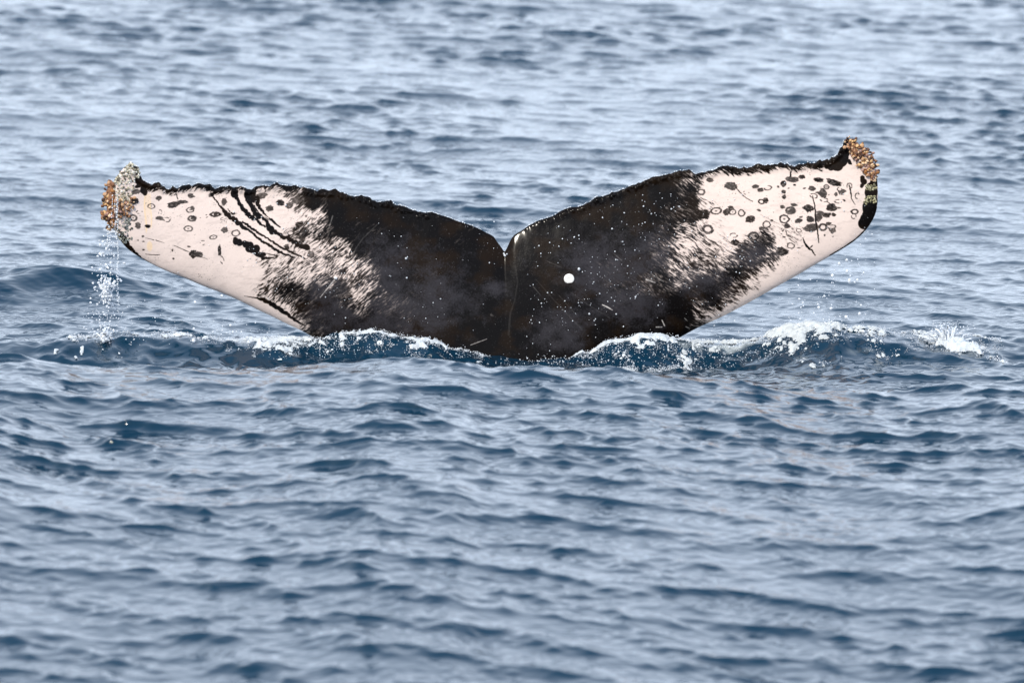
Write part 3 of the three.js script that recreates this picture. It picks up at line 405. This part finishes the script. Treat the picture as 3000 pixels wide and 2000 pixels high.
// ---------------------------------------------------------------- drops, spray, foam
const water = new THREE.MeshPhysicalMaterial({ color: 0xffffff, transmission: 1, thickness: 0.01, ior: 1.333, roughness: 0.03 }); water.name = 'clear_water';
const froth = new THREE.MeshPhysicalMaterial({ color: 0xffffff, transmission: 0.35, thickness: 0.01, ior: 1.333, roughness: 0.35 }); froth.name = 'aerated_water'; froth.color.setRGB(0.86, 0.88, 0.90);
const foamM = new THREE.MeshStandardMaterial({ roughness: 0.85, vertexColors: true }); foamM.name = 'sea_foam';
const ballG = new THREE.IcosahedronGeometry(1, 1);
function drops(name, label, list, material, parent) {         // list of [x, y, z, radius]
  const R = rng(list.length * 7 + 3), m = new THREE.InstancedMesh(ballG, material, list.length), q = new THREE.Quaternion(), M = new THREE.Matrix4();
  list.forEach(([x, y, z, r], i) => { q.setFromEuler(new THREE.Euler(R() * 6, R() * 6, R() * 6)); M.compose(new THREE.Vector3(x, y, z), q, new THREE.Vector3(r * (0.75 + 0.4 * R()), r * (0.8 + 0.55 * R()), r * (0.75 + 0.4 * R()))); m.setMatrixAt(i, M); });
  tag(m, name, label, parent ? null : 'spray', 'stuff'); (parent || scene).add(m); return m;
}
const gauss = (R) => (R() + R() + R() + R() - 2) * 0.866;
{
  const R = rng(101), beads = [];
  const onSkin = (x, y, r, off = 0) => { if (r < 2.4 && fbm(x / 46, y / 60, 150, 2) < 0.30 + 0.3 * R()) return; const z = skinZ(x, y); if (z !== null) beads.push([MX(x), MY(y), z + off + r * 0.001, r * 0.0021]); };
  for (let k = 0; k < 1000; k++) { const x = lerp(1500, 2260, Math.pow(R(), 0.85)), y = lerp(570, 1045, R()); if (inside(x, y, [[1500, 760], [1640, 660], [1990, 530], [2120, 560], [2200, 760], [2100, 880], [1960, 960], [1700, 1040], [1500, 1040]])) onSkin(x, y, 0.7 + 1.7 * Math.pow(R(), 3)); }
  for (let k = 0; k < 420; k++) { const x = lerp(560, 1080, R()), y = lerp(560, 930, R()); if (inside(x, y, [[560, 570], [900, 600], [1040, 740], [1100, 860], [900, 900], [780, 820]])) onSkin(x, y, 0.7 + 1.6 * Math.pow(R(), 3)); }
  for (let k = 0; k < 120; k++) onSkin(lerp(940, 1460, R()), lerp(640, 980, R()), 0.6 + 1.6 * Math.pow(R(), 3));
  for (let k = 0; k < 160; k++) onSkin(lerp(2100, 2540, R()), lerp(520, 760, R()), 0.6 + 1.3 * Math.pow(R(), 2));
  for (let k = 0; k < 90; k++) onSkin(lerp(420, 900, R()), lerp(560, 900, R()), 0.6 + 1.2 * Math.pow(R(), 2));
  for (const [x, y, r] of [[1479, 752, 4], [1476, 747, 2.4], [1485, 748, 2.6], [1482, 757, 2], [1696, 787, 4.5], [1190, 757, 3.2], [984, 812, 4.5], [1192, 812, 2.8], [1726, 915, 3]]) onSkin(x, y, r);  // beads at the notch are added in place of a sun glint
  for (let k = 0; k < 640; k++) { const s = 0.02 + 0.96 * R(), P = tailPoint(s, 1, 1); if (Math.abs(P[0] - 1480) < 60) continue; beads.push([MX(P[0]), MY(P[1]) + 0.001 + 0.003 * R(), P[2] + 0.014 * (R() - 0.3), (0.9 + 1.5 * R() * R()) * 0.002]); }
  drops('water_beads', null, beads, froth, whale);
}
{ // water running off the left tip
  const R = rng(202), L = [];
  const put = (x, y, r, z) => L.push([MX(x), MY(y), z ?? (0.22 + 0.10 * gauss(R)), r * 0.002]);
  for (let k = 0; k < 80; k++) put(352 + 3.5 * gauss(R) - 4 * sst(k, 60, 210) * R(), lerp(560, 880, k / 80) + 3 * R(), 1.4 + 2.2 * R() * R(), 0.25 + 0.012 * gauss(R));
  for (let k = 0; k < 330; k++) { const t = R(), y = lerp(690, 960, t), w = 20 + 32 * Math.sin(Math.PI * clamp((y - 660) / 300)); if (fbm(y / 16, k * 0.001, 507, 2) < 0.36) continue; put(318 + w * gauss(R) * 0.8, y, 1.0 + 3.6 * Math.pow(R(), 2.2)); }
  for (let k = 0; k < 130; k++) put(322 + 22 * gauss(R), 838 + 40 * gauss(R), 2.4 + 4.2 * R() * R());
  for (let k = 0; k < 110; k++) put(lerp(250, 400, R()), lerp(880, 1000, R()), 1 + 2.4 * R() * R());
  for (let k = 0; k < 46; k++) put(312 + 14 * gauss(R), 978 + 14 * gauss(R), 2 + 3 * R());
  for (let k = 0; k < 70; k++) put(lerp(312, 352, R()), lerp(655, 720, R()), 1.2 + 1.8 * R());
  for (let k = 0; k < 360; k++) { const t = R(), th = k % 3, y = lerp(560, [900, 800, 860][th], t), x = [352, 338, 346][th] + (th ? -6 * t : 1) + 5 * (vnoise(y / 22, th * 3.3, 501) - 0.5) + 2.2 * gauss(R) * (0.4 + t); if (vnoise(y / 9, th + 0.5, 502) < 0.35 + 0.25 * t * (th ? 1 : 0.4)) continue; put(x, y, 0.8 + 1.6 * R() * R(), 0.25 + 0.02 * gauss(R)); }
  drops('falling_spray', 'water pouring in drops off the tail tip that carries grey acorn barnacles', L, froth);
  const T = [];
  for (let k = 0; k < 250; k++) { const x = lerp(400, 900, R()), lo = 780 + (x - 470) * 0.45; put; T.push([MX(x), MY(lerp(Math.max(760, lo), 1000, Math.sqrt(R()))), 0.25 + 0.15 * gauss(R), (0.6 + 1.6 * Math.pow(R(), 3)) * 0.002]); }
  for (const [x, y, r] of [[573, 980, 5.5], [566, 966, 4], [574, 945, 4], [681, 936, 4.5], [656, 850, 4], [578, 868, 4], [730, 972, 4], [733, 985, 5], [630, 955, 3.5], [688, 955, 3.5]]) T.push([MX(x), MY(y), 0.3, r * 0.002]);
  drops('drifting_drops', 'fine drops in the air below the smooth white leading edge', T, froth);
  const Q = [];
  for (let k = 0; k < 170; k++) { const x = lerp(2290, 2570, R()), lo = 880 - (x - 2200) * 0.58; Q.push([MX(x), MY(lerp(lo, 965, Math.pow(R(), 0.8))), 0.24 + 0.12 * gauss(R), (0.8 + 2.4 * Math.pow(R(), 2.5)) * 0.002]); }
  for (let k = 0; k < 70; k++) Q.push([MX(lerp(2080, 2420, R())), MY(lerp(850, 985, R())), 0.3 + 0.1 * gauss(R), (0.7 + 1.6 * Math.pow(R(), 3)) * 0.002]);
  for (const [x, y, r] of [[2474, 748, 5], [2452, 758, 5], [2475, 780, 5], [2432, 792, 5], [2482, 808, 7], [2505, 805, 4], [2393, 885, 5], [2429, 888, 5], [2512, 904, 6], [2473, 913, 5], [2522, 955, 7], [2510, 961, 5], [2409, 852, 4], [2333, 936, 4], [2347, 872, 4]]) Q.push([MX(x), MY(y), 0.28, r * 0.002]);
  drops('dripping_drops', 'scattered drops falling from the tail tip that carries brown stalked barnacles', Q, froth);
}
const bubbles = [];
function foam(name, label, px0, px1, z0, z1, cell, dens, amp, seed, tint = [0.56, 0.59, 0.60]) {
  const x0 = MX(px0), x1 = MX(px1), nx = Math.round((x1 - x0) / cell), nz = Math.round((z1 - z0) / (cell * 1.4)), Y = new Float32Array((nx + 1) * (nz + 1)), pos = [], col = [], idx = [], id = new Int32Array((nx + 1) * (nz + 1)).fill(-1);
  const low = new Map(), CS = 0.05, base = (x, z) => { const i = Math.floor(x / CS), j = Math.floor(z / CS), g = (a, b) => { const k = a * 100000 + b; if (!low.has(k)) low.set(k, seaY(a * CS, b * CS)); return low.get(k); }, u = x / CS - i, v = z / CS - j; return lerp(lerp(g(i, j), g(i + 1, j), u), lerp(g(i, j + 1), g(i + 1, j + 1), u), v); };
  for (let j = 0; j <= nz; j++) for (let i = 0; i <= nx; i++) {
    const x = lerp(x0, x1, i / nx), z = lerp(z0, z1, j / nz), px = 1500 + x / 0.002;
    const clump = fbm(x * 9, z * 5, seed, 3), bub = fbm(x * 34, z * 26, seed + 9, 3);
    Y[j * (nx + 1) + i] = dens(px, z) * 1.25 + (clump - 0.5) * 1.9 + (bub - 0.5) * 1.9 - 0.98;
  }
  const vert = (i, j) => { const o = j * (nx + 1) + i; if (id[o] < 0) { const x = lerp(x0, x1, i / nx), z = lerp(z0, z1, j / nz), v = clamp(Y[o], -0.25, 1.2), h = v > 0 ? Math.pow(v, 0.7) : v; id[o] = pos.length / 3; pos.push(x, base(x, z) + 0.006 + amp * h, z); const c = 0.9 + 0.35 * (vnoise(x * 60, z * 60, seed + 3) - 0.5); col.push(tint[0] * c, tint[1] * c, tint[2] * c); } return id[o]; };
  for (let j = 0; j < nz; j++) for (let i = 0; i < nx; i++) { const o = j * (nx + 1) + i; if (Math.max(Y[o], Y[o + 1], Y[o + nx + 1], Y[o + nx + 2]) <= 0) continue; const a = vert(i, j), b = vert(i + 1, j), c = vert(i, j + 1), e = vert(i + 1, j + 1); idx.push(a, c, b, b, c, e); }
  if (!idx.length) { console.log('no foam', name); return; }
  const g = new THREE.BufferGeometry(); g.setAttribute('position', new THREE.Float32BufferAttribute(pos, 3)); g.setAttribute('color', new THREE.Float32BufferAttribute(col, 3)); g.setIndex(idx); g.computeVertexNormals();
  scene.add(tag(new THREE.Mesh(g, foamM), name, label, 'foam', 'stuff'));
  console.log(name, idx.length / 3);
  const Rb = rng(seed + 77), list = [], want = Math.round((px1 - px0) * 5.0);
  for (let k = 0; k < want * 12 && list.length < want; k++) { const x = lerp(x0, x1, Rb()), z = lerp(z0, z1, Rb()), px = 1500 + x / 0.002, d = dens(px, z), v = d * 1.3 + (fbm(x * 9, z * 5, seed, 3) - 0.5) * 1.9 + (fbm(x * 34, z * 26, seed + 9, 3) - 0.5) * 1.6; if (d < 0.05 || Rb() > clamp(v * 1.1 - 0.15)) continue; list.push([x, base(x, z) + 0.004 + 0.03 * d * Math.pow(Rb(), 3), z, 0.0013 + 0.0038 * Rb() * Rb() * Rb()]); }
  bubbles.push(...list);
}
const crestZ = (px) => 0.16 + 0.05 * Math.sin(px * 0.011), bell = (x, c, w) => Math.exp(-(((x - c) / w) ** 2));
const leftD = table([[180, 0], [225, 0.55], [320, 0.6], [345, 0.15], [380, 0.45], [430, 0.3], [468, 0.75], [540, 0.8], [565, 0.3], [610, 0.4], [680, 0.7], [760, 0.8], [850, 0.85], [900, 0.6], [960, 0.35], [1000, 0.3], [1020, 0]]);
foam('foam_streak', 'white foam along the swell where the falling drops land', 170, 1030, -0.35, 0.5, 0.005, (px, z) => leftD(px) * (bell(z, crestZ(px) - 0.06, 0.10 + 0.10 * sst(px, 600, 850)) + 0.35 * bell(z, crestZ(px) + 0.1, 0.10) * sst(px, 620, 800)), 0.020, 400);
const lipD = table([[985, 0], [1010, 0.6], [1050, 0.8], [1140, 0.85], [1190, 0.8], [1240, 0.9], [1290, 0.8], [1340, 0.35], [1400, 0.2], [1440, 0]]);
foam('foam_streak_001', 'foam lip of water climbing the black skin below the notch, on the ragged claw mark side', 980, 1440, 0.0, 0.6, 0.005, (px, z) => lipD(px) * (bell(z, crestZ(px) + 0.01, 0.05) + 0.45 * bell(z, crestZ(px) + 0.12, 0.1)), 0.022, 410);
const lip2 = table([[1670, 0], [1710, 0.5], [1800, 0.85], [1880, 0.9], [1960, 0.9], [2010, 0.8], [2030, 0]]);
foam('foam_streak_002', 'foam lip of water climbing the black skin on the round white barnacle side', 1660, 2040, 0.0, 0.6, 0.005, (px, z) => lip2(px) * (bell(z, crestZ(px) + 0.01, 0.05) + 0.45 * bell(z, crestZ(px) + 0.14, 0.12)), 0.022, 420);
const patch = table([[1980, 0], [2030, 0.6], [2120, 0.75], [2210, 0.7], [2240, 0.85], [2300, 1.05], [2400, 0.95], [2440, 0.7], [2480, 0.4], [2515, 0.55], [2580, 0.5], [2650, 0.3], [2760, 0.25], [2900, 0.15], [2960, 0]]);
foam('foam_patch', 'broad foam on the rounded swell beside the tail', 1975, 2970, -0.6, 0.9, 0.0055, (px, z) => patch(px) * (px < 2230 ? bell(z, 0.04, 0.3) : bell(z, crestZ(px) - 0.02, 0.14) + 0.45 * bell(z, crestZ(px) + 0.2, 0.24)), 0.024, 430, [0.50, 0.52, 0.51]);
const lineD = table([[1770, 0], [1800, 0.6], [1850, 0.75], [1900, 0.7], [1960, 0.75], [2010, 0.6], [2040, 0]]);
foam('foam_streak_003', 'thin foam line on the small wave out in front of the tail', 1760, 2050, 0.3, 1.0, 0.005, (px, z) => lineD(px) * bell(z, 0.60 - (px - 1900) * 0.0004, 0.055), 0.012, 440);
const splD = table([[2690, 0], [2720, 0.6], [2770, 0.9], [2830, 0.9], [2870, 0.5], [2900, 0.3], [2940, 0]]);
foam('foam_patch_001', 'foam at the foot of the lone splash away from the tail', 2680, 2960, -0.1, 0.9, 0.005, (px, z) => 1.6 * splD(px) * bell(z, 0.22 + (px - 2720) * 0.0022, 0.13), 0.035, 450);
drops('foam_bubbles', 'loose bubbles of broken foam strewn over the churned water round the tail', bubbles, froth);
{ // churned drops hopping on the water by the tail, and three small splashes
  const R = rng(303), L = [];
  for (let k = 0; k < 620; k++) { const px = lerp(1450, 2260, Math.pow(R(), 0.8)), z = lerp(0.22, 0.52, R()), x = MX(px); L.push([x, seaY(x, z) + 0.03 * R() * R(), z, (0.6 + 1.7 * R() * R()) * 0.002]); }
  for (let k = 0; k < 160; k++) { const px = lerp(900, 1450, R()), z = lerp(0.18, 0.40, R()), x = MX(px); L.push([x, seaY(x, z) + 0.04 * R() * R(), z, (0.7 + 1.8 * R() * R()) * 0.002]); }
  drops('hopping_drops', 'fine drops hopping on the churned water at the foot of the tail', L, froth);
  const tubeTo = (pts, r) => new THREE.TubeGeometry(new THREE.CatmullRomCurve3(pts.map((p) => new THREE.Vector3(...p))), 14, r, 6);
  const splash = (name, label, px, py, z, h, n, seed, wide) => {
    const Q = rng(seed), gs = [], bx = MX(px), by = MY(py) + 0.116 * z;
    for (let k = 0; k < n; k++) { const dx = wide * gauss(Q), hh = h * (0.35 + 0.65 * Q()) * (1 - 0.5 * Math.min(1, Math.abs(dx) / wide / 1.6)), x = bx + dx * 0.5, lean = dx * 0.9; gs.push(tubeTo([[x, by - 0.04, z], [x + lean * 0.3, by + hh * 0.5, z + 0.03 * gauss(Q)], [x + lean * 0.8, by + hh * 0.9, z + 0.05 * gauss(Q)], [x + lean * 1.3, by + hh, z + 0.06 * gauss(Q)]], 0.0025 + 0.004 * Q() * Q())); }
    for (let k = 0; k < n * 9; k++) { const dx = wide * gauss(Q), g = new THREE.IcosahedronGeometry((0.7 + 2.6 * Q() * Q() * Q()) * 0.0022, 1); g.translate(bx + dx * 1.2, by + h * Math.pow(Q(), 1.6) * 1.1, z + 0.08 * gauss(Q)); const t = g.toNonIndexed ? g : g; gs.push(t); }
    const flat = gs.map((g) => (g.index ? g.toNonIndexed() : g)); for (const g of flat) g.deleteAttribute('uv');
    scene.add(tag(new THREE.Mesh(mergeGeometries(flat), froth), name, label, 'splash'));
  };
  splash('splash', 'small splash with thin jets on top of the rounded swell beside the tail', 2432, 985, 0.2, 0.10, 16, 9, 0.05);
  splash('splash_001', 'lone splash with curling jets away from the tail', 2770, 1030, 0.32, 0.16, 60, 10, 0.10);
  splash('splash_002', 'low splash where the water pouring off the tail tip lands', 314, 998, 0.2, 0.06, 14, 11, 0.03);
}
renderer.render(scene, camera);
